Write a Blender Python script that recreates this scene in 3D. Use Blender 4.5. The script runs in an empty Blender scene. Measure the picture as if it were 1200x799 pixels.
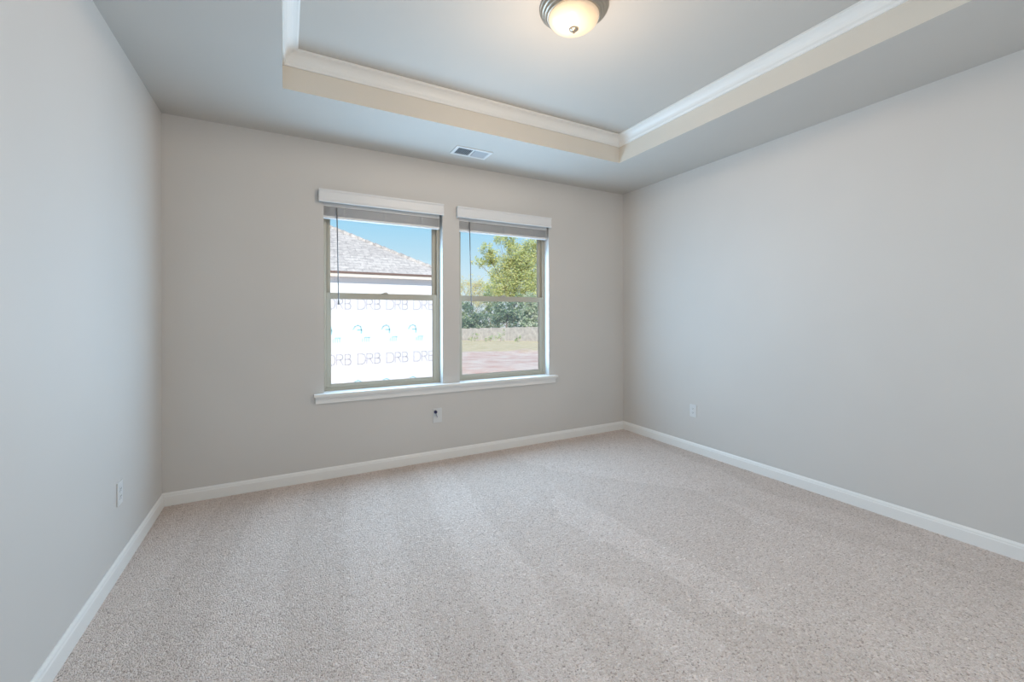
import bpy, bmesh, math, random
from mathutils import Vector, Matrix
random.seed(7)
SC = bpy.context.scene
COL = SC.collection
PI = math.pi
W, D, H = 4.249, 3.747, 2.743          # room width, depth to the window wall, lower ceiling height
REAR = -0.62
CAM = (0.7626, 0.0, 1.3184)

# ------------------------------------------------------------ camera
cd = bpy.data.cameras.new('camera')
cam = bpy.data.objects.new('camera', cd); COL.objects.link(cam)
cd.sensor_width = 36.0; cd.lens = 494.62 / 1200 * 36
cd.shift_y = -28.76 / 1200
cd.clip_start = 0.02; cd.clip_end = 500
cam.matrix_world = (Matrix.Translation(CAM) @ Matrix.Rotation(-0.4919, 4, 'Z')
                    @ Matrix.Rotation(PI/2, 4, 'X') @ Matrix.Rotation(-0.0023, 4, 'Z'))
SC.camera = cam

# ------------------------------------------------------------ view, world, lights
SC.view_settings.view_transform = 'Standard'
SC.view_settings.look = 'None'
SC.view_settings.exposure = 0.0
SC.view_settings.gamma = 1.0
SC.view_settings.use_curve_mapping = False

def lin(r, g, b):
    f = lambda c: (c/255/12.92) if c/255 <= .04045 else ((c/255+.055)/1.055)**2.4
    return (f(r), f(g), f(b), 1.0)

wd = bpy.data.worlds.new('sky'); SC.world = wd; wd.use_nodes = True
nt = wd.node_tree; nt.nodes.clear()
o_ = nt.nodes.new('ShaderNodeOutputWorld'); bg = nt.nodes.new('ShaderNodeBackground')
tc = nt.nodes.new('ShaderNodeTexCoord'); sx = nt.nodes.new('ShaderNodeSeparateXYZ'); rp = nt.nodes.new('ShaderNodeValToRGB')
nt.links.new(tc.outputs['Generated'], sx.inputs[0]); nt.links.new(sx.outputs['Z'], rp.inputs[0])
e = rp.color_ramp.elements
e[0].position = 0.0; e[0].color = lin(236, 246, 253)
e[1].position = 1.0; e[1].color = lin(70, 130, 215)
k = e.new(0.07); k.color = lin(222, 243, 254)
k = e.new(0.20); k.color = lin(172, 223, 252)
k = e.new(0.45); k.color = lin(110, 175, 238)
nt.links.new(rp.outputs[0], bg.inputs[0]); bg.inputs[1].default_value = 1.0
nt.links.new(bg.outputs[0], o_.inputs[0])

def light(name, typ, loc, power, color, target=None, **kw):
    l = bpy.data.lights.new(name, typ); l.energy = power; l.color = color
    for a, v in kw.items(): setattr(l, a, v)
    o = bpy.data.objects.new(name, l); COL.objects.link(o); o.location = loc
    if target is not None:
        o.rotation_euler = (Vector(target) - Vector(loc)).to_track_quat('-Z', 'Y').to_euler()
    return o

SUN_P = 4.8
light('sun', 'SUN', (0, 0, 20), SUN_P, (1.0, .95, .87), (6, 13, 20-11), angle=0.012)
# daylight entering through the two windows
WIN_P, FILL_P, LAMP_P = 31.0, 19.0, 25.0
for x in (1.54, 2.71):
    light('window_daylight', 'AREA', (x, D+.082, 1.39), WIN_P, (.44, .72, 1.0), (x, 0, 1.39),
          shape='RECTANGLE', size=.9, size_y=1.2)
# added bluish fill light on the solid rear wall, behind the camera
light('rear_fill', 'AREA', (2.4, REAR+.06, 1.5), FILL_P, (.86, .94, 1.0), (2.4, 3, 1.45),
      shape='RECTANGLE', size=2.6, size_y=1.9)

# ------------------------------------------------------------ helpers
def prin(name, col, rough=.6, metal=0.0, spec=.5):
    m = bpy.data.materials.new(name); m.use_nodes = True
    b = m.node_tree.nodes['Principled BSDF']
    b.inputs['Base Color'].default_value = col; b.inputs['Roughness'].default_value = rough
    b.inputs['Metallic'].default_value = metal; b.inputs['Specular IOR Level'].default_value = spec
    return m
def N(m, t, **kw):
    n = m.node_tree.nodes.new(t)
    for a, v in kw.items(): setattr(n, a, v)
    return n
def L(m, a, b): m.node_tree.links.new(a, b)
def coords(m): return N(m, 'ShaderNodeTexCoord').outputs['Object']
def noise(m, scale, detail=3, vec=None):
    n = N(m, 'ShaderNodeTexNoise'); n.inputs['Scale'].default_value = scale; n.inputs['Detail'].default_value = detail
    L(m, vec if vec is not None else coords(m), n.inputs['Vector']); return n
def ramp(m, fac, stops):
    r = N(m, 'ShaderNodeValToRGB'); el = r.color_ramp.elements
    el[0].position, el[0].color = stops[0]; el[1].position, el[1].color = stops[-1]
    for p_, c_ in stops[1:-1]:
        q = el.new(p_); q.color = c_
    L(m, fac, r.inputs[0]); return r
def bump(m, height, strength, dist):
    b = N(m, 'ShaderNodeBump'); b.inputs['Strength'].default_value = strength; b.inputs['Distance'].default_value = dist
    L(m, height, b.inputs['Height']); L(m, b.outputs[0], m.node_tree.nodes['Principled BSDF'].inputs['Normal'])
def paint(name, col, rough, sc=180, st=.12):
    m = prin(name, col, rough, spec=.35)
    n = noise(m, sc, 3); bump(m, n.outputs[0], st, .0006)
    lo = tuple(c*.965 for c in col[:3])+(1,)
    r = ramp(m, noise(m, 1.3, 2).outputs[0], [(.3, lo), (.7, col)])
    L(m, r.outputs[0], m.node_tree.nodes['Principled BSDF'].inputs['Base Color'])
    return m

class MB:
    def __init__(s): s.bm = bmesh.new()
    def box(s, x0, x1, y0, y1, z0, z1, mi=0, bev=0):
        b = bmesh.new()
        vs = [b.verts.new((x, y, z)) for x in (x0, x1) for y in (y0, y1) for z in (z0, z1)]
        for f in ((0,1,3,2),(4,6,7,5),(0,4,5,1),(2,3,7,6),(0,2,6,4),(1,5,7,3)): b.faces.new([vs[i] for i in f])
        if bev: bmesh.ops.bevel(b, geom=b.edges[:], offset=bev, segments=2, affect='EDGES', profile=.6)
        s.merge(b, mi); return s
    def merge(s, b, mi=0, M=None):
        bmesh.ops.recalc_face_normals(b, faces=b.faces[:])
        mp = {}
        for v in b.verts: mp[v] = s.bm.verts.new(M @ v.co if M else v.co)
        for f in b.faces:
            try:
                g = s.bm.faces.new([mp[v] for v in f.verts]); g.material_index = mi if mi is not None else f.material_index; g.smooth = f.smooth
            except ValueError: pass
        b.free()
    def face(s, pts, mi=0):
        f = s.bm.faces.new([s.bm.verts.new(p) for p in pts]); f.material_index = mi; return f
    def prism(s, prof, a, b, mi=0):
        """extrude closed 2-D profile (list of 3-D points at a) along vector b-a"""
        t = bmesh.new(); d = Vector(b)-Vector(a)
        A = [t.verts.new(Vector(q)) for q in prof]; B = [t.verts.new(Vector(q)+d) for q in prof]
        t.faces.new(A); t.faces.new(B[::-1])
        n = len(A)
        for i in range(n): t.faces.new((A[i], A[(i+1) % n], B[(i+1) % n], B[i]))
        s.merge(t, mi); return s
    def tube(s, p0, p1, r0, r1=None, n=10, mi=0, caps=True):
        r1 = r0 if r1 is None else r1
        p0, p1 = Vector(p0), Vector(p1); z = (p1-p0).normalized()
        x = z.orthogonal().normalized(); y = z.cross(x); t = bmesh.new()
        A = [t.verts.new(p0+(x*math.cos(2*PI*i/n)+y*math.sin(2*PI*i/n))*r0) for i in range(n)]
        B = [t.verts.new(p1+(x*math.cos(2*PI*i/n)+y*math.sin(2*PI*i/n))*r1) for i in range(n)]
        for i in range(n): t.faces.new((A[i], A[(i+1) % n], B[(i+1) % n], B[i])).smooth = True
        if caps: t.faces.new(A[::-1]); t.faces.new(B)
        s.merge(t, mi); return s
    def lathe(s, prof, c=(0, 0, 0), n=64, mi=0):
        t = bmesh.new(); rings = []
        for r, z in prof:
            if r < 1e-6: rings.append([t.verts.new((c[0], c[1], c[2]+z))])
            else: rings.append([t.verts.new((c[0]+r*math.cos(2*PI*i/n), c[1]+r*math.sin(2*PI*i/n), c[2]+z)) for i in range(n)])
        for a, b in zip(rings, rings[1:]):
            for i in range(n):
                j = (i+1) % n
                q = [a[0] if len(a) == 1 else a[i], *( [] if len(a) == 1 else [a[j]]), *( [b[0]] if len(b) == 1 else [b[j], b[i]])]
                if len(q) > 2: t.faces.new(q).smooth = True
        s.merge(t, mi); return s
    def build(s, name, mats, parent=None, loc=None):
        me = bpy.data.meshes.new(name)
        if loc is not None: bmesh.ops.translate(s.bm, verts=s.bm.verts[:], vec=-Vector(loc))
        s.bm.to_mesh(me); s.bm.free()
        for m in (mats if isinstance(mats, (list, tuple)) else [mats]): me.materials.append(m)
        o = bpy.data.objects.new(name, me); COL.objects.link(o)
        if loc is not None: o.location = loc
        if parent: o.parent = parent
        return o
def struct(o): o['kind'] = 'structure'; return o
def tag(o, label, cat, group=None):
    o['label'] = label; o['category'] = cat
    if group: o['group'] = group
    return o
def thing(name, label, cat, loc=(0, 0, 0), rz=0, group=None):
    o = bpy.data.objects.new(name, None); COL.objects.link(o); o.empty_display_size = .1
    o.location = loc; o.rotation_euler = (0, 0, rz); return tag(o, label, cat, group)
def copy_tree(o, parent=None):
    c = o.copy(); COL.objects.link(c)
    if parent: c.parent = parent
    for ch in list(o.children): copy_tree(ch, c)
    return c

# ------------------------------------------------------------ room materials
M_wall = paint('greige_wall_paint', lin(212, 208, 203), .65)
M_ceil = paint('flat_ceiling_paint', lin(201, 196, 189), .9)
M_tray = paint('lamp_warmed_tray_paint', lin(228, 219, 206), .6)  # wall paint made lighter and creamier, the lamp's warm light put into the colour
M_trim = paint('white_semi_gloss_trim', lin(240, 238, 234), .35, 60, .05)
M_plast = prin('white_plastic', lin(220, 220, 219), .35)
M_louv = prin('light_grey_enamel', lin(188, 190, 193), .4)
M_slot = prin('dark_slot', lin(40, 40, 42), .8)
M_frame = prin('almond_vinyl', lin(186, 181, 166), .45)
M_blind = prin('white_faux_wood', lin(226, 226, 226), .4)
M_head = prin('blind_headrail_metal', lin(215, 215, 215), .4)
M_nickel = prin('brushed_nickel', lin(176, 166, 152), .38, metal=.9)
M_wand = prin('smoked_wand_plastic', lin(112, 112, 112), .35)
M_navy = prin('navy_cap', lin(14, 14, 70), .45)

M_glass = bpy.data.materials.new('window_glass'); M_glass.use_nodes = True
t = M_glass.node_tree; t.nodes.clear()
mo = t.nodes.new('ShaderNodeOutputMaterial'); mx = t.nodes.new('ShaderNodeMixShader')
tr = t.nodes.new('ShaderNodeBsdfTransparent'); gl = t.nodes.new('ShaderNodeBsdfGlossy'); fr = t.nodes.new('ShaderNodeFresnel')
tr.inputs[0].default_value = (.97, .985, .98, 1); gl.inputs['Roughness'].default_value = 0.0; fr.inputs[0].default_value = 1.35
t.links.new(fr.outputs[0], mx.inputs[0]); t.links.new(tr.outputs[0], mx.inputs[1]); t.links.new(gl.outputs[0], mx.inputs[2]); t.links.new(mx.outputs[0], mo.inputs[0])

M_screen = bpy.data.materials.new('insect_screen_mesh'); M_screen.use_nodes = True
t = M_screen.node_tree; t.nodes.clear()
mo = t.nodes.new('ShaderNodeOutputMaterial'); mx = t.nodes.new('ShaderNodeMixShader')
tr = t.nodes.new('ShaderNodeBsdfTransparent'); df = t.nodes.new('ShaderNodeBsdfDiffuse'); df.inputs[0].default_value = lin(205, 215, 222)
tl = t.nodes.new('ShaderNodeBsdfTranslucent'); tl.inputs[0].default_value = lin(205, 215, 222)
m2 = t.nodes.new('ShaderNodeMixShader'); m2.inputs[0].default_value = .6
t.links.new(df.outputs[0], m2.inputs[1]); t.links.new(tl.outputs[0], m2.inputs[2])
mx.inputs[0].default_value = .13; t.links.new(tr.outputs[0], mx.inputs[1]); t.links.new(m2.outputs[0], mx.inputs[2]); t.links.new(mx.outputs[0], mo.inputs[0])

# carpet: twisted tufts with vacuum tracks in the pile
M_carpet = prin('beige_speckled_carpet', lin(190, 178, 168), 1.0, spec=.05)
co = coords(M_carpet)
nz = noise(M_carpet, 60, 2, co)
vm = N(M_carpet, 'ShaderNodeVectorMath', operation='MULTIPLY_ADD')
L(M_carpet, nz.outputs['Color'], vm.inputs[0]); vm.inputs[1].default_value = (.012, .012, 0); L(M_carpet, co, vm.inputs[2])
vo = N(M_carpet, 'ShaderNodeTexVoronoi'); vo.inputs['Scale'].default_value = 165; L(M_carpet, vm.outputs[0], vo.inputs['Vector'])
tuft = ramp(M_carpet, vo.outputs['Distance'], [(.25, (1, 1, 1, 1)), (.75, (0, 0, 0, 1))])
sp = N(M_carpet, 'ShaderNodeSeparateColor'); L(M_carpet, vo.outputs['Color'], sp.inputs[0])
fleck = ramp(M_carpet, sp.outputs[0], [(0.0, lin(192, 174, 163)), (.08, lin(220, 204, 193)), (.25, lin(236, 221, 211)), (.75, lin(243, 230, 221)), (1.0, lin(250, 240, 233))])
# vacuum tracks: long strokes away from the window wall, crossed by wedges near the right wall
def tracks(scale, rot, dist, dscale):
    mp = N(M_carpet, 'ShaderNodeMapping'); mp.inputs['Rotation'].default_value = (0, 0, rot); L(M_carpet, co, mp.inputs[0])
    w = N(M_carpet, 'ShaderNodeTexWave', wave_type='BANDS', bands_direction='X', wave_profile='SIN')
    w.inputs['Scale'].default_value = scale; w.inputs['Distortion'].default_value = dist; w.inputs['Detail'].default_value = 2
    w.inputs['Detail Scale'].default_value = dscale; L(M_carpet, mp.outputs[0], w.inputs[0])
    return ramp(M_carpet, w.outputs[0], [(.38, (0, 0, 0, 1)), (.62, (1, 1, 1, 1))])
t1 = tracks(.55, math.radians(8), 4.5, .5)
vl = N(M_carpet, 'ShaderNodeTexVoronoi', voronoi_dimensions='2D', distance='CHEBYCHEV'); vl.inputs['Scale'].default_value = 1.0
mq = N(M_carpet, 'ShaderNodeMapping'); mq.inputs['Rotation'].default_value = (0, 0, math.radians(28)); mq.inputs['Scale'].default_value = (2.3, 1.1, 1); L(M_carpet, co, mq.inputs[0]); L(M_carpet, mq.outputs[0], vl.inputs['Vector'])
sv = N(M_carpet, 'ShaderNodeSeparateColor'); L(M_carpet, vl.outputs['Color'], sv.inputs[0])
t2 = ramp(M_carpet, sv.outputs[1], [(.30, (0, 0, 0, 1)), (.55, (1, 1, 1, 1))])
sxc = N(M_carpet, 'ShaderNodeSeparateXYZ'); L(M_carpet, co, sxc.inputs[0])
nm = noise(M_carpet, .9, 1, co); mm_ = N(M_carpet, 'ShaderNodeMath', operation='MULTIPLY_ADD'); L(M_carpet, nm.outputs[0], mm_.inputs[0]); mm_.inputs[1].default_value = 1.4; L(M_carpet, sxc.outputs['X'], mm_.inputs[2])
mr_ = N(M_carpet, 'ShaderNodeMapRange'); mr_.inputs[1].default_value = 2.75; mr_.inputs[2].default_value = 2.95; L(M_carpet, mm_.outputs[0], mr_.inputs[0])
msk = mr_
mt = N(M_carpet, 'ShaderNodeMix', data_type='RGBA'); L(M_carpet, msk.outputs[0], mt.inputs[0]); L(M_carpet, t1.outputs[0], mt.inputs[6]); L(M_carpet, t2.outputs[0], mt.inputs[7])
lay = ramp(M_carpet, mt.outputs[2], [(0.0, (.935, .90, .882, 1)), (1.0, (1, .97, .958, 1))])
ml = N(M_carpet, 'ShaderNodeMix', data_type='RGBA', blend_type='MULTIPLY'); ml.inputs[0].default_value = 1
L(M_carpet, fleck.outputs[0], ml.inputs[6]); L(M_carpet, lay.outputs[0], ml.inputs[7])
L(M_carpet, ml.outputs[2], M_carpet.node_tree.nodes['Principled BSDF'].inputs['Base Color'])
bump(M_carpet, tuft.outputs[0], .85, .0068)

# ------------------------------------------------------------ room shell
T = .14
struct(MB().box(-T, W+T, REAR-T, D+T, -.12, 0).build('floor', M_carpet))
struct(MB().box(-T, 0, REAR-T, D+T, 0, H+.35).build('wall_left', M_wall))
struct(MB().box(W, W+T, REAR-T, D+T, 0, H+.35).build('wall_right', M_wall))
struct(MB().box(0, W, REAR-T, REAR, 0, H+.35).build('wall_rear', M_wall))
OP = [(1.035, 2.042), (2.208, 3.212)]; OZ0, OZ1 = .70, 2.30
m = MB().box(0, W, D, D+T, 0, OZ0).box(0, W, D, D+T, OZ1, H+.35)
for a, b in ((0, OP[0][0]), (OP[0][1], OP[1][0]), (OP[1][1], W)): m.box(a, b, D, D+T, OZ0, OZ1)
struct(m.build('wall_back', M_wall))
# tray ceiling: lower border ring, tray faces with lamp warmth in their colour, raised centre
TX0, TX1, TY0, TY1, TZ = .748, 3.501, .64, 2.99, 2.968
m = MB()
for a in ((0, TX0, REAR, D), (TX1, W, REAR, D), (TX0, TX1, REAR, TY0), (TX0, TX1, TY1, D)): m.box(*a, H, H+.35)
m.box(TX0, TX1, TY0, TY1, TZ, H+.35)
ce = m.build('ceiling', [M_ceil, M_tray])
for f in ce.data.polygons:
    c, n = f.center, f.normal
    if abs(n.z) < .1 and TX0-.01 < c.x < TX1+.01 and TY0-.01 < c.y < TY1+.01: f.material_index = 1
struct(ce)
# crown moulding round the tray, mitred
def ring(prof, x0, x1, y0, y1, name, mat):
    """prof: (inset, z) points swept round the rectangle with mitred corners"""
    b = bmesh.new(); R = []
    for d, z in prof: R.append([b.verts.new(p) for p in ((x0+d, y0+d, z), (x1-d, y0+d, z), (x1-d, y1-d, z), (x0+d, y1-d, z))])
    n = len(R)
    for i in range(n):
        A, B = R[i], R[(i+1) % n]
        for j in range(4): b.faces.new((A[j], A[(j+1) % 4], B[(j+1) % 4], B[j]))
    m = MB(); m.merge(b); return m.build(name, mat)
cb, ct = 2.887, TZ-.001
prof = [(.001, cb), (.010, cb), (.012, cb+.008)]
for i in range(7):
    a = i/6*PI/2; prof.append((.016+.052*(1-math.cos(a)), cb+.014+.052*math.sin(a)))
prof += [(.076, ct-.014), (.084, ct-.012), (.085, ct), (.001, ct)]
struct(ring(prof, TX0, TX1, TY0, TY1, 'trim_1', M_trim))
# baseboards with a stepped, eased top
bp = [(0, 0), (.015, 0), (.015, .066), (.012, .072), (.011, .080), (.006, .088), (.004, .091), (0, .091)]
def base(name, a, b, nrm):
    pr = [(a[0]+nrm[0]*d, a[1]+nrm[1]*d, z) for d, z in bp]
    struct(MB().prism(pr, a, b).build(name, M_trim))
base('baseboard_back', (0, D, 0), (W, D, 0), (0, -1))
base('baseboard_left', (0, REAR, 0), (0, D, 0), (1, 0))
base('baseboard_right', (W, REAR, 0), (W, D, 0), (-1, 0))
base('baseboard_rear', (0, REAR, 0), (W, REAR, 0), (0, 1))
# window stool and apron, one run under both windows
sx0, sx1 = .958, 3.298
m = MB().box(sx0, sx1, D-.05, D+.085, .675, .698, bev=.004)
m.box(sx0+.012, sx1-.012, D-.036, D, .660, .676, bev=.003)
m.box(sx0+.012, sx1-.012, D-.018, D, .616, .662, bev=.003)
struct(m.build('trim_2', M_trim))

# ------------------------------------------------------------ windows
for wi, (a, b) in enumerate(OP):
    w = bpy.data.objects.new('window_%d' % (wi+1), None); COL.objects.link(w); w.location = ((a+b)/2, D, OZ0); struct(w)
    P = lambda m, n, mt, par=w: (lambda o: o)(m.build(n, mt, par, loc=w.location))
    def part(m, n, mt, par=None):
        o = m.build(n, mt, par or w, loc=w.location); o.location = (0, 0, 0); return o
    f0 = D+.088
    m = MB(); fw = .026
    m.box(a, a+fw, f0, D+.155, OZ0, OZ1, bev=.002).box(b-fw, b, f0, D+.155, OZ0, OZ1, bev=.002)
    m.box(a+fw, b-fw, f0, D+.155, OZ0, OZ0+.022, bev=.002).box(a+fw, b-fw, f0, D+.155, OZ1-.03, OZ1, bev=.002)
    part(m, 'window_frame', M_frame)
    def sash(nm, y0, y1, z0, z1, sw, bot, top, x0, x1):
        m = MB()
        m.box(x0, x0+sw, y0, y1, z0, z1, bev=.003).box(x1-sw, x1, y0, y1, z0, z1, bev=.003)
        m.box(x0+sw, x1-sw, y0, y1, z0, z0+bot, bev=.003).box(x0+sw, x1-sw, y0, y1, z1-top, z1, bev=.003)
        s = part(m, nm, M_frame)
        g = MB().box(x0+sw-.002, x1-sw+.002, (y0+y1)/2-.002, (y0+y1)/2+.002, z0+bot-.002, z1-top+.002)
        part(g, 'pane', M_glass, s)
    sash('upper_sash', D+.122, D+.148, 1.485, OZ1-.03, .034, .036, .03, a+fw, b-fw)
    sash('lower_sash', f0+.004, D+.119, OZ0+.022, 1.522, .036, .030, .052, a+fw, b-fw)
    xm = (a+b)/2
    m = MB().box(xm-.03, xm+.03, f0-.004, f0+.010, 1.518, 1.526, bev=.002).box(xm-.012, xm+.022, f0-.008, f0+.004, 1.522, 1.534, bev=.002)
    part(m, 'sash_lock', M_frame)
    m = MB()
    m.face([(a+fw, D+.152, OZ0+.022), (b-fw, D+.152, OZ0+.022), (b-fw, D+.152, 1.49), (a+fw, D+.152, 1.49)])
    part(m, 'insect_screen', M_screen)

# ------------------------------------------------------------ blinds, pulled right up
def blind(label):
    t = thing('window_blind', label, 'blind', (0, 0, 2.12), 0, 'raised white blinds above the two windows')
    hw = .522; iw = .498; Z = -2.12
    def P(m, n, mt, par=None):
        return m.build(n, mt, par or t)
    # valance: a moulded board with short returns, origin of y is the wall face
    pf = [(-.052, 2.246), (-.052, 2.254), (-.049, 2.262), (-.046, 2.268), (-.046, 2.326), (-.049, 2.332), (-.053, 2.338), (-.053, 2.348), (-.038, 2.348), (-.038, 2.246)]
    m = MB().prism([(-hw, y, z+Z) for y, z in pf], (-hw, 0, 0), (hw, 0, 0))
    for s in (-1, 1):
        xs = sorted((s*hw, s*(hw-.010))); m.box(xs[0], xs[1], -.040, 0, 2.246+Z, 2.348+Z, bev=.002)
    P(m, 'valance', M_blind)
    P(MB().box(-iw, iw, .008, .056, 2.222+Z, 2.268+Z, bev=.003), 'headrail', M_head)
    for k in range(9):
        z = 2.152+k*.0076+Z
        m = MB().prism([(-iw, y, z+zz) for y, zz in ((.006, 0), (.020, .0022), (.032, .003), (.044, .0022), (.058, 0), (.058, .0026), (.044, .0048), (.032, .0056), (.020, .0048), (.006, .0026))], (-iw, 0, 0), (iw, 0, 0))
        P(m, 'slat', M_blind)
    P(MB().box(-iw, iw, .006, .058, 2.128+Z, 2.148+Z, bev=.004), 'bottom_rail', M_blind)
    for x in (-.33, 0, .33):
        P(MB().tube((x, .004, 2.222+Z), (x, .004, 2.148+Z), .0012, n=6), 'lift_cord', M_blind)
    m = MB().tube((-.385, -.006, 2.215+Z), (-.375, -.020, 1.455+Z), .0042, n=6)
    wd_ = P(m, 'tilt_wand', M_wand)
    P(MB().tube((-.375, -.020, 1.455+Z), (-.3745, -.0205, 1.418+Z), .0065, .0075, n=10), 'wand_grip', M_wand, wd_)
    P(MB().tube((-.385, -.006, 2.215+Z), (-.385, .012, 2.235+Z), .002, n=6), 'wand_hook', M_head, wd_)
    return t
b1 = blind('white raised blind over the left window, which looks onto the house wall')
b1.location = (1.5195, D, 2.12)
b2 = copy_tree(b1); b2.location = (2.695, D, 2.12)
b2['label'] = 'white raised blind over the right window, which looks onto trees and fence'

# ------------------------------------------------------------ ceiling lamp
LX, LY = 2.125, 1.835
lamp = thing('ceiling_lamp', 'round flush ceiling lamp with frosted dome and brushed nickel rim, lit', 'lamp', (LX, LY, TZ))
m = MB().lathe([(0, -.001), (.182, -.001), (.184, -.006), (.180, -.012), (.170, -.014), (.171, -.020), (.166, -.024), (.157, -.025), (.158, -.032), (.153, -.037), (.144, -.038), (.145, -.046), (.140, -.050), (.134, -.050), (.132, -.044), (0, -.040)], n=72)
m.build('rim', M_nickel, lamp)
M_dome = bpy.data.materials.new('frosted_alabaster_glass'); M_dome.use_nodes = True
b = M_dome.node_tree.nodes['Principled BSDF']
b.inputs['Base Color'].default_value = lin(222, 200, 172); b.inputs['Roughness'].default_value = .25
dc = coords(M_dome)
vd = N(M_dome, 'ShaderNodeVectorMath', operation='DISTANCE'); L(M_dome, dc, vd.inputs[0]); vd.inputs[1].default_value = (-.052, -.015, -.085)
gr = ramp(M_dome, vd.outputs['Value'], [(.035, (1.0, .97, .86, 1)), (.075, (.95, .80, .52, 1)), (.12, (.42, .30, .20, 1)), (.2, (.33, .24, .165, 1))])
L(M_dome, gr.outputs[0], b.inputs['Emission Color']); b.inputs['Emission Strength'].default_value = .62
dome = [(.136, -.046), (.134, -.051)]
for i in range(1, 15):
    a = i/14*PI/2; dome.append((.134*math.cos(a), -.051-.062*math.sin(a)))
MB().lathe(dome, n=72).build('glass_dome', M_dome, lamp)
m = MB().lathe([(0, -.110), (.022, -.110), (.026, -.113), (.020, -.118), (.008, -.121), (.005, -.125), (.0075, -.129), (.0045, -.135), (0, -.137)], n=32)
m.build('finial', M_nickel, lamp)
lt = light('lamp_glow', 'SPOT', (LX, LY, TZ-.20), LAMP_P, (1.0, .80, .62), (LX, LY, 0), shadow_soft_size=0, spot_size=PI, spot_blend=.12)
light('lamp_glow', 'POINT', (LX-.05, LY, 2.38), LAMP_P*.55, (1.0, .76, .52), shadow_soft_size=0)

# ------------------------------------------------------------ ceiling register
v = thing('air_vent', 'white rectangular air register with two louvre banks on the ceiling border', 'vent', (2.186, 3.398, H))
hx, hy = .165, .092
m = MB()
for a in ((-hx, hx, -hy, -hy+.026), (-hx, hx, hy-.026, hy), (-hx, -hx+.028, -hy+.026, hy-.026), (hx-.028, hx, -hy+.026, hy-.026), (-.009, .009, -hy+.026, hy-.026)):
    m.box(*a, -.007, 0, bev=.002)
m.build('register_frame', M_plast, v)
MB().box(-hx+.026, hx-.026, -hy+.024, hy-.024, -.0012, -.0004).build('duct_opening', M_slot, v)
for s in (-1, 1):
    m = MB()
    for k in range(9):
        xc = s*(.0165+k*.0142)+s*.004
        dx = .0065
        # left bank opens toward the viewer's left, right bank the other way
        m.prism([(xc+dx*s*1, -hy+.026, -.0075), (xc+dx*s+.0012, -hy+.026, -.0075), (xc-dx*s*.5+.0012, -hy+.026, -.0015), (xc-dx*s*.5, -hy+.026, -.0015)], (0, 0, 0), (0, 2*hy-.052, 0))
    m.build('louvre_bank', M_louv, v)

# ------------------------------------------------------------ wall plates
def outlet(label, loc, rz, navy=False):
    """front faces local -Y, plate centred on the origin"""
    t = thing('wall_outlet', label, 'outlet', loc, rz)
    MB().box(-.037, .037, -.0065, 0, -.060, .060, bev=.003).build('cover_plate', M_plast, t)
    for s in (-1, 1):
        b_ = bmesh.new(); n = 24
        pts = []
        for i in range(n):
            a = 2*PI*i/n; pts.append((.0165*math.cos(a), max(-.0135, min(.0135, .0175*math.sin(a)))))
        F = [b_.verts.new((x, -.0085, s*.0195+z)) for x, z in pts]; B = [b_.verts.new((x, -.006, s*.0195+z)) for x, z in pts]
        b_.faces.new(F)
        for i in range(n): b_.faces.new((F[i], F[(i+1) % n], B[(i+1) % n], B[i]))
        mm = MB(); mm.merge(b_); r = mm.build('receptacle', M_plast, t)
        mm = MB()
        for x in (-.0065, .0065): mm.box(x-.0012, x+.0012, -.0088, -.0082, s*.0195-.0005, s*.0195+.0075)
        mm.tube((0, -.0088, s*.0195-.007), (0, -.0082, s*.0195-.007), .0024, n=12)
        mm.build('slots', M_slot, r)
    MB().tube((0, -.0078, 0), (0, -.006, 0), .003, n=12).build('screw', M_plast, t)
    return t
outlet('white duplex outlet on the right wall above the baseboard', (W, 2.782, .400), -PI/2)
outlet('white duplex outlet on the left wall above the baseboard', (0, 2.885, .410), PI/2)
# cable plate under the stool, with a dark capped connector
t = thing('cable_plate', 'white wall plate below the windows with a dark navy capped connector', 'wall plate', (1.989, D, .412))
MB().box(-.043, .043, -.0065, 0, -.066, .066, bev=.003).build('cover_plate', M_plast, t)
m = MB().box(-.017, .019, -.0085, -.006, -.034, .040, bev=.001); m.build('insert', M_plast, t)
cp = MB().tube((-.020, -.006, .034), (-.024, -.030, .036), .0145, .0135, n=18).tube((-.024, -.030, .036), (-.0245, -.034, .0365), .0125, .009, n=18).build('connector_cap', M_navy, t)
cp['label'] = 'dark navy cap'
m = MB()
pts = [(-.018, -.010, .020), (-.012, -.018, .004), (-.006, -.016, -.008), (-.004, -.009, -.018)]
for a, b in zip(pts, pts[1:]): m.tube(a, b, .0022, n=8)
m.build('cap_strap', prin('slate_blue_strap', lin(110, 112, 150), .5), t)
for z in (-.048, .048): MB().tube((0, -.0078, z), (0, -.006, z), .003, n=12).build('screw', M_plast, t)

# ------------------------------------------------------------ outside: ground
def gz(x, y):
    d = math.hypot(x-CAM[0], y)
    z = -.55
    if d > 11: z += .15*min(1, (d-11)/3)
    if d > 20: z -= (d-20)*.0425*min(1, (d-20)/3)
    k = math.exp(-((d-20.2+.5*math.sin(x*.9))/.7)**2)
    z += k*(.10+.10*math.sin(x*3.1+y)*math.sin(x*1.3))
    return z + .02*math.sin(x*1.7)*math.cos(y*2.3)
b = bmesh.new(); xs = [-16+i*.9 for i in range(100)]; ys = [D+.3+j*.62 for j in range(150)]
g = [[b.verts.new((x, y, gz(x, y))) for x in xs] for y in ys]
for j in range(len(ys)-1):
    for i in range(len(xs)-1): b.faces.new((g[j][i], g[j][i+1], g[j+1][i+1], g[j+1][i])).smooth = True
mm = MB(); mm.merge(b)
M_gr = prin('red_clay_and_dry_grass', lin(200, 170, 150), 1.0, spec=.05)
co = coords(M_gr)
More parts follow.
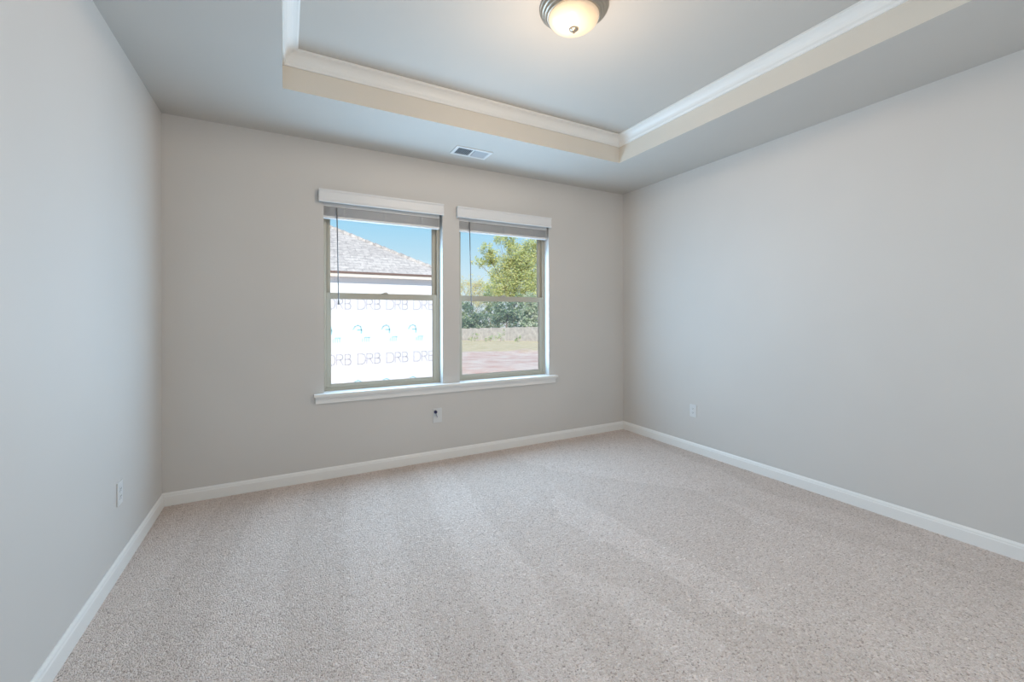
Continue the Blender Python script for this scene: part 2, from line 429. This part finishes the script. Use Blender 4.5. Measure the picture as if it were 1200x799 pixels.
dv = N(M_gr, 'ShaderNodeVectorMath', operation='DISTANCE'); L(M_gr, co, dv.inputs[0]); dv.inputs[1].default_value = (CAM[0], 0, -.5)
nn = noise(M_gr, .9, 4, co)
ad = N(M_gr, 'ShaderNodeMath', operation='MULTIPLY_ADD'); L(M_gr, nn.outputs[0], ad.inputs[0]); ad.inputs[1].default_value = 2.4; L(M_gr, dv.outputs['Value'], ad.inputs[2])
mr = N(M_gr, 'ShaderNodeMapRange'); mr.inputs[1].default_value = 21.0; mr.inputs[2].default_value = 21.8; L(M_gr, ad.outputs[0], mr.inputs[0])
dirt = ramp(M_gr, noise(M_gr, 1.6, 6, co).outputs[0], [(.3, lin(222, 180, 162)), (.5, lin(234, 206, 188)), (.68, lin(240, 222, 204))])
grass = ramp(M_gr, noise(M_gr, 2.2, 5, co).outputs[0], [(.3, lin(206, 190, 144)), (.5, lin(236, 212, 168)), (.7, lin(242, 224, 188))])
mg = N(M_gr, 'ShaderNodeMix', data_type='RGBA'); L(M_gr, mr.outputs[0], mg.inputs[0]); L(M_gr, dirt.outputs[0], mg.inputs[6]); L(M_gr, grass.outputs[0], mg.inputs[7])
L(M_gr, mg.outputs[2], M_gr.node_tree.nodes['Principled BSDF'].inputs['Base Color'])
bump(M_gr, noise(M_gr, 5, 8, co).outputs[0], .8, .10)
gnd = mm.build('ground', M_gr); struct(gnd)

# ------------------------------------------------------------ neighbouring house wrapped in printed sheeting
YN = 9.0; YF = 8.86; CX = 4.07; EZ = 2.21; WXR = 3.93; WXL = -9.0; PT = .56
hs = thing('neighbour_house', 'unfinished house in white printed house wrap with grey shingle hip roof', 'house', (WXR, YN, -.5))
o0 = Vector(hs.location)
def hp(m, n, mt, par=None):
    o = m.build(n, mt, par or hs, loc=o0); o.location = (0, 0, 0); return o
M_wrap = prin('white_house_wrap', lin(232, 232, 236), .55)
bump(M_wrap, noise(M_wrap, 3, 3).outputs[0], .15, .02)
M_print = prin('pale_grey_print', lin(200, 194, 204), .6)
M_teal = prin('pale_teal_print', lin(150, 214, 224), .6)
M_fascia = prin('primed_fascia', lin(226, 216, 204), .6)
M_edge = prin('brown_drip_edge', lin(112, 84, 72), .5)
BD = 8.0
wallm = MB().box(WXL, WXR, YN, YN+BD, -.75, 2.16)
M_sh = prin('grey_asphalt_shingle', lin(170, 166, 160), .95, spec=.1)
co = coords(M_sh)
mp = N(M_sh, 'ShaderNodeMapping'); mp.inputs['Rotation'].default_value = (0, 0, 0); L(M_sh, co, mp.inputs[0])
br = N(M_sh, 'ShaderNodeTexBrick'); br.inputs['Scale'].default_value = 1; br.inputs['Brick Width'].default_value = .30; br.inputs['Row Height'].default_value = .125
br.inputs['Mortar Size'].default_value = .012; br.inputs['Mortar Smooth'].default_value = .3
br.inputs['Color1'].default_value = lin(214, 206, 198); br.inputs['Color2'].default_value = lin(202, 194, 187); br.inputs['Mortar'].default_value = lin(186, 178, 172)
L(M_sh, mp.outputs[0], br.inputs[0])
nz = noise(M_sh, 11, 3, co); rr = ramp(M_sh, nz.outputs[0], [(.36, (.74, .73, .73, 1)), (.64, (1.02, 1.01, 1.0, 1))])
mu = N(M_sh, 'ShaderNodeMix', data_type='RGBA', blend_type='MULTIPLY'); mu.inputs[0].default_value = 1
L(M_sh, br.outputs[0], mu.inputs[6]); L(M_sh, rr.outputs[0], mu.inputs[7]); L(M_sh, mu.outputs[2], M_sh.node_tree.nodes['Principled BSDF'].inputs['Base Color'])
bump(M_sh, br.outputs['Fac'], -.5, .02)
# hip roof, thick slab planes
ex0, ex1, ey0, ey1 = WXL-.14, CX, YF, YN+BD+.14
hw = (ey1-ey0)/2; rz_ = EZ+hw*PT; r0 = (ex0+hw, ey0+hw, rz_); r1 = (ex1-hw, ey0+hw, rz_)
m = MB(); th = Vector((0, 0, -.05))
for P_ in ([(ex0, ey0, EZ), (ex1, ey0, EZ), r1, r0], [(ex1, ey0, EZ), (ex1, ey1, EZ), r1], [(ex1, ey1, EZ), (ex0, ey1, EZ), r0, r1], [(ex0, ey1, EZ), (ex0, ey0, EZ), r0]):
    m.face(P_)
m.face([(ex0, ey0, EZ-.02), (ex0, ey1, EZ-.02), (ex1, ey1, EZ-.02), (ex1, ey0, EZ-.02)])
for (a, b_) in (((ex0, ey0), (ex1, ey0)), ((ex1, ey0), (ex1, ey1)), ((ex1, ey1), (ex0, ey1)), ((ex0, ey1), (ex0, ey0))):
    m.face([(a[0], a[1], EZ-.02), (b_[0], b_[1], EZ-.02), (b_[0], b_[1], EZ), (a[0], a[1], EZ)])
hp(m, 'roof', M_sh)
for c0 in ((ex1, ey0, EZ), (ex0, ey0, EZ)):
    c1 = r1 if c0[0] == ex1 else r0
    n = 26; m = MB()
    for i in range(n):
        p0 = Vector(c0).lerp(Vector(c1), i/n); p1 = Vector(c0).lerp(Vector(c1), (i+1.15)/n)
        m.tube(p0+Vector((0, 0, -.03)), p1+Vector((0, 0, -.015)), .055, .062, n=6)
    hp(m, 'hip_cap', M_sh)
m = MB().box(ex0, ex1, ey0-.0, ey0+.025, EZ-.10, EZ-.02).box(ex1-.025, ex1, ey0, ey1, EZ-.10, EZ-.02)
hp(m, 'fascia', M_fascia)
m = MB().box(ex0, ex1, ey0-.012, ey0-.0, EZ-.035, EZ+.004).box(ex1, ex1+.012, ey0, ey1, EZ-.035, EZ+.004)
hp(m, 'drip_edge', M_edge)
hp(MB().box(ex0+.02, ex1-.02, ey0+.02, YN+.02, EZ-.10, EZ-.085), 'soffit', M_fascia)
# printing on the wrap
def stroke(mi, pts, z0, x0, h, wd=.012):
    for a, b_ in zip(pts, pts[1:]):
        p, q = Vector((x0+a[0]*h, 0, z0+a[1]*h)), Vector((x0+b_[0]*h, 0, z0+b_[1]*h))
        d = (q-p); l_ = d.length
        if l_ < 1e-5: continue
        d /= l_; n = Vector((-d.z, 0, d.x))*wd/2; p -= d*wd*.35; q += d*wd*.35
        y = YN-.002
        vs = [p+n, p-n, q-n, q+n]
        wallm.face([(v_.x, y, v_.z) for v_ in vs], mi)
G_D = [[(0, 0), (0, 1), (.42, 1), (.62, .9), (.72, .7), (.72, .3), (.62, .1), (.42, 0), (0, 0)]]
G_R = [[(.86, 0), (.86, 1), (1.22, 1), (1.38, .92), (1.42, .76), (1.38, .6), (1.22, .5), (.9, .5)], [(1.16, .5), (1.44, 0)]]
G_B = [[(1.62, 0), (1.62, 1), (1.95, 1), (2.08, .93), (2.12, .78), (2.05, .6), (1.92, .53), (1.64, .53)], [(1.92, .53), (2.1, .45), (2.17, .27), (2.1, .07), (1.95, 0), (1.62, 0)]]
lh = .205; pitch = .572; x_first = 2.264-lh*1.08
for r in range(4):
    z0 = .462-lh/2+(r-1)*1.114
    if z0+lh > 2.05: break
    for c in range(-19, 3):
        x0 = x_first+c*pitch
        if x0+.45 > WXR-.03: continue
        for g_ in G_D+G_R+G_B: stroke(1, g_, z0, x0, lh, .017)
for r in range(-1, 3):
    za = 1.081+(r)*1.114-1.114+.0; zb = .852+(r)*1.114-1.114
    for c in range(-19, 4):
        xa = 2.04+c*.56; xb = 1.648+c*.555
        if -.6 < za < 1.95 and xa+.2 < WXR:
            # swoosh like a little roof over three bars
            stroke(2, [(-.5, .0), (-.3, .35), (.05, .5), (.35, .35), (.45, .0)], za-.02, xa, .17, .020)
            stroke(2, [(.0, -.05), (.45, -.05), (.42, -.45)], za-.02, xa, .17, .026)
        if -.6 < zb < 1.95 and xb+.2 < WXR:
            for q in range(4): stroke(2, [(q*.24-.4, 0), (q*.24-.4, .36+.14*(q % 2))], zb-.04, xb, .17, .014)
            stroke(2, [(-.1, .5), (.45, .5)], zb-.04, xb, .17, .018)
hp(wallm, 'wrapped_wall', [M_wrap, M_print, M_teal])

# ------------------------------------------------------------ board fence at the back of the lot
M_fence = prin('weathered_fence_board', lin(176, 168, 160), .9, spec=.1)
rr = ramp(M_fence, noise(M_fence, 1.8, 3).outputs[0], [(.3, lin(178, 170, 164)), (.7, lin(214, 206, 198))])
L(M_fence, rr.outputs[0], M_fence.node_tree.nodes['Principled BSDF'].inputs['Base Color'])
F0, F1 = Vector((16.5, 90.5, 0)), Vector((33.0, 25.6, 0))
fdir = (F1-F0).normalized(); flen = (F1-F0).length
fn = thing('board_fence', 'weathered grey wooden privacy fence across the far edge of the lot', 'fence', (F0.x, F0.y, gz(F0.x, F0.y)), math.atan2(fdir.y, fdir.x))
npan = int(flen/2.4)
for i in range(npan):
    q = F0+fdir*(i*2.4); z = gz(q.x, q.y)-gz(F0.x, F0.y)
    m = MB()
    for k in range(16):
        x = i*2.4+k*.15; zt = 1.83+random.uniform(-.02, .02)
        m.box(x+.006, x+.143, -.01, .01, z+.02, z+zt)
    for zz in (.3, .95, 1.55): m.box(i*2.4, i*2.4+2.4, .01, .05, z+zz, z+zz+.09)
    m.build('fence_panel', M_fence, fn)
    MB().box(i*2.4-.05, i*2.4+.05, .01, .11, z-.2, z+1.9, bev=.01).build('fence_post', M_fence, fn)

# ------------------------------------------------------------ trees and weeds
M_bark = prin('grey_brown_bark', lin(128, 112, 98), .95, spec=.1)
bump(M_bark, noise(M_bark, 8, 5).outputs[0], .6, .05)
def leafm(name, c):
    m = prin(name, lin(*c), .7, spec=.2)
    b_ = m.node_tree.nodes['Principled BSDF']; out = m.node_tree.nodes['Material Output']
    t_ = N(m, 'ShaderNodeBsdfTranslucent'); t_.inputs[0].default_value = lin(*c); x_ = N(m, 'ShaderNodeMixShader'); x_.inputs[0].default_value = .35
    L(m, b_.outputs[0], x_.inputs[1]); L(m, t_.outputs[0], x_.inputs[2]); L(m, x_.outputs[0], out.inputs[0]); return m
LV = {k_: leafm('leaf_'+k_, c_) for k_, c_ in dict(lime=(206, 214, 150), yellow=(230, 222, 154), olive=(176, 186, 134), green=(152, 174, 136), deep=(126, 152, 136), rust=(228, 204, 152), pale=(212, 218, 192)).items()}
def rnd(): 
    while True:
        v_ = Vector((random.uniform(-1, 1), random.uniform(-1, 1), random.uniform(-1, 1)))
        if v_.length < 1: return v_
def tree(name, label, cat, base_, trunk_h, blobs, mats, leaf=.24, tr_=.22, group=None):
    """blobs: (dx, dy, z above base, radius, leaves)"""
    t_ = thing(name, label, cat, base_, 0, group)
    m = MB()
    if tr_:
        top = Vector((random.uniform(-.3, .3), random.uniform(-.3, .3), trunk_h))
        m.tube((0, 0, -.2), top*.5, tr_, tr_*.75, n=8); m.tube(top*.5, top, tr_*.75, tr_*.45, n=8)
        for bx_, by_, bz_, r_, n_ in blobs:
            c_ = Vector((bx_, by_, bz_)); s_ = top*random.uniform(.55, 1.0)
            mid = s_.lerp(c_, .5)+Vector((random.uniform(-.3, .3), random.uniform(-.3, .3), r_*.15))
            m.tube(s_, mid, tr_*.34, tr_*.2, n=6, caps=False); m.tube(mid, c_, tr_*.2, tr_*.08, n=5, caps=False)
            for _ in range(5):
                e_ = c_+rnd()*r_*.9; m.tube(mid.lerp(c_, random.uniform(.3, 1)), e_, tr_*.09, tr_*.03, n=4, caps=False)
        m.build('trunk', M_bark, t_)
    vs, fs, mi = [], [], []
    for bx_, by_, bz_, r_, n_ in blobs:
        # clumps of leaves inside the blob leave gaps of sky between them
        cl = [rnd().normalized()*random.uniform(.35, 1)*r_ for _ in range(max(6, n_//28))]
        for _ in range(n_):
            c_ = Vector((bx_, by_, bz_))+Vector((1, 1, .85))*random.choice(cl)+rnd()*r_*.34
            if c_.z < .02: c_.z = random.uniform(.02, .3)
            u = rnd().normalized(); v_ = u.orthogonal().normalized(); s_ = leaf*random.uniform(.6, 1.3); u = u*s_; v_ = v_*s_*.55
            i0 = len(vs); vs += [c_-u*.5, c_+v_*.5, c_+u*.5, c_-v_*.5]; fs.append((i0, i0+1, i0+2, i0+3)); mi.append(random.choices(range(len(mats)), [3, 2, 1][:len(mats)])[0])
    me = bpy.data.meshes.new('foliage'); me.from_pydata([tuple(q) for q in vs], [], fs)
    for k_ in mats: me.materials.append(LV[k_])
    me.polygons.foreach_set('material_index', mi)
    f_ = bpy.data.objects.new('foliage', me); COL.objects.link(f_); f_.parent = t_
    return t_
YAW = .4919
def place(px, d):
    """ground point seen along a bearing of the view at a depth"""
    l_ = (px-600)/494.6*d; c_, s_ = math.cos(YAW), math.sin(YAW)
    x, y = CAM[0]+l_*c_+d*s_, d*c_-l_*s_
    return (x, y, gz(x, y))
R_ = (math.cos(YAW), -math.sin(YAW))       # rightwards in plan, for spreading a crown
def bl(items, s=1, nn=1):
    items = [(a*s, q*s, z*s, r*s, int(n*nn)) for a, q, z, r, n in items]
    return [(a*R_[0]+q*R_[1]*-1*.0+q*.4, a*R_[1]+q, z, r, n) for a, q, z, r, n in items]
# tall airy tree
tree('tall_tree', 'tall airy yellow-green tree rising highest behind the fence', 'tree', place(603, 79), 10.5, bl([
    (-2.2, 0, 14.8, 1.3, 300), (-.6, .4, 14.6, 1.2, 300), (-4.2, 0, 13.2, 1.1, 210), (-5.3, .4, 11.4, 1.1, 210), (-3.4, .5, 11.6, 1.3, 330),
    (1.6, 0, 13.2, 1.7, 620), (-.6, 0, 11.8, 1.9, 720), (3.4, .4, 14.2, 1.5, 420), (3.4, .3, 11.4, 2.0, 800), (-2.0, .4, 9.2, 2.1, 900),
    (.8, 0, 9.4, 2.2, 1000), (3.6, 0, 8.6, 2.2, 900), (-.8, .3, 6.8, 2.2, 900), (2.2, .3, 6.4, 2.2, 900), (-3.0, 0, 7.0, 2.0, 800), (.5, -1.6, 9.0, 2.2, 700), (1.2, -1.6, 12.0, 1.7, 500), (3.2, -1.6, 10, 2.0, 600), (-1.6, -1.4, 7.4, 2.0, 600), (1.8, -1.8, 7.2, 2.2, 700), (-1.4, .3, 10.8, 1.8, 600), (1.4, .4, 11.4, 2.0, 700), (-.2, .3, 13.4, 1.3, 400), (4.6, .3, 12.6, 1.8, 500), (-3.4, 0, 12.4, 1.2, 400), (3.0, 0, 13.0, 1.7, 600), (0, 0, 10.4, 1.8, 600)], 1.27, 2.1), ['lime', 'yellow', 'olive'], .33, .26)
tree('broad_tree', 'broad pale green tree at the right edge of the view behind the fence', 'tree', place(664, 96), 12, bl([
    (-2.4, 0, 13.6, 1.8, 620), (.5, 0, 14.4, 2.2, 700), (-3.2, .3, 10.6, 2.2, 800), (1.6, .3, 11.2, 2.6, 900), (-2.2, 0, 7.6, 2.4, 800), (1.4, 0, 7.2, 2.6, 800), (4, 0, 9, 2.4, 700)], 1.5, 1.5),
    ['lime', 'olive', 'pale'], .30, .28)
tree('autumn_tree', 'low rounded tree turning yellow left of the tall airy tree', 'tree', place(553, 94), 6.5, bl([
    (-1.6, 0, 8.0, 1.7, 700), (.6, 0, 8.4, 1.6, 700), (2.2, .3, 7.2, 1.5, 600), (-3.0, 0, 6.4, 1.7, 600), (0, .3, 6.2, 2.0, 800), (2, 0, 5.2, 1.8, 600)], 1.45, 1.5),
    ['yellow', 'rust', 'olive'], .28, .18)
tree('bare_tree', 'sparse thin tree showing just past the shingle roof hip', 'tree', place(500, 70), 8.5, bl([
    (-1.5, 0, 9.6, 1.3, 90), (.4, 0, 10.0, 1.3, 110), (1.6, 0, 9.0, 1.2, 100), (0, 0, 7.4, 1.5, 200)]), ['olive', 'rust'], .26, .16)
def fence_depth(px):
    l_, c_, s_ = (px-600)/494.6, math.cos(YAW), math.sin(YAW)
    u = Vector((l_*c_+s_, c_-l_*s_)); o_ = Vector((CAM[0]-F0.x, -F0.y)); n_ = Vector((-fdir.y, fdir.x))
    return -(o_.dot(n_))/u.dot(n_)
und = [(500, 66, 5.6, 'deep', 'dark green tree behind the house corner and the fence'),
       (534, 64, 5.0, 'green', 'mid green tree behind the fence by the left jamb of the right window'),
       (556, 62.5, 4.6, 'deep', 'bushy dark green tree under the yellowing tree'),
       (575, 63, 5.2, 'green', 'bushy green tree under the left side of the tall airy tree'),
       (594, 59, 4.8, 'deep', 'dense dark tree directly under the tall airy tree'),
       (612, 58, 4.9, 'green', 'leafy green tree under the right side of the tall airy tree'),
       (632, 56, 4.8, 'pale', 'pale leafy tree behind the fence at the right jamb'),
       (656, 55, 5.4, 'deep', 'dark green tree behind the fence beyond the right jamb'),
       (684, 54, 5.6, 'green', 'green tree behind the fence furthest to the right')]
for ui, (px, d, hgt, kind, lab) in enumerate(und):
    far = ui % 2
    d = fence_depth(px)+(10.5 if far else 4.2)+(5 if ui == 0 else 0); hgt += 1.0+1.0*far
    its = []
    for k_ in range(7):
        a = random.uniform(-1.7, 1.7); z = random.uniform(.25, 1.0)*hgt
        its.append((a, random.uniform(-.4, .5), z, random.uniform(.9, 1.2), 480))
    its += [(-1.6, 0, 1.3, 1.1, 480), (1.6, 0, 1.3, 1.1, 480), (-1.5, 0, .55*hgt, 1.2, 480), (1.5, 0, .6*hgt, 1.2, 480), (0, 0, .8*hgt, 1.5, 520)]
    tree('understory_tree', lab, 'tree', place(px, d), hgt*.5, bl(its), [kind, 'green' if kind != 'green' else 'olive', 'pale'], .30, .12, 'bushy trees behind the fence')
for px, d, s_, lab in ((556, 55, 1.0, 'leafy weed clump against the left stretch of the board fence'), (586, 50.5, 1.25, 'tall leafy weed against the middle of the board fence'),
                      (574, 51, .7, 'low weed clump between the two larger ones at the fence'), (607, 47.5, .6, 'small weed clump at the fence right of the tall weed')):
    tree('weed_clump', lab, 'weeds', place(px, d), .5, bl([(0, 0, .5*s_, .5*s_, 90), (-.5*s_, 0, .35*s_, .4*s_, 60), (.4*s_, 0, .9*s_, .35*s_, 50)]), ['pale', 'lime', 'olive'], .18, .03, 'weeds along the fence')
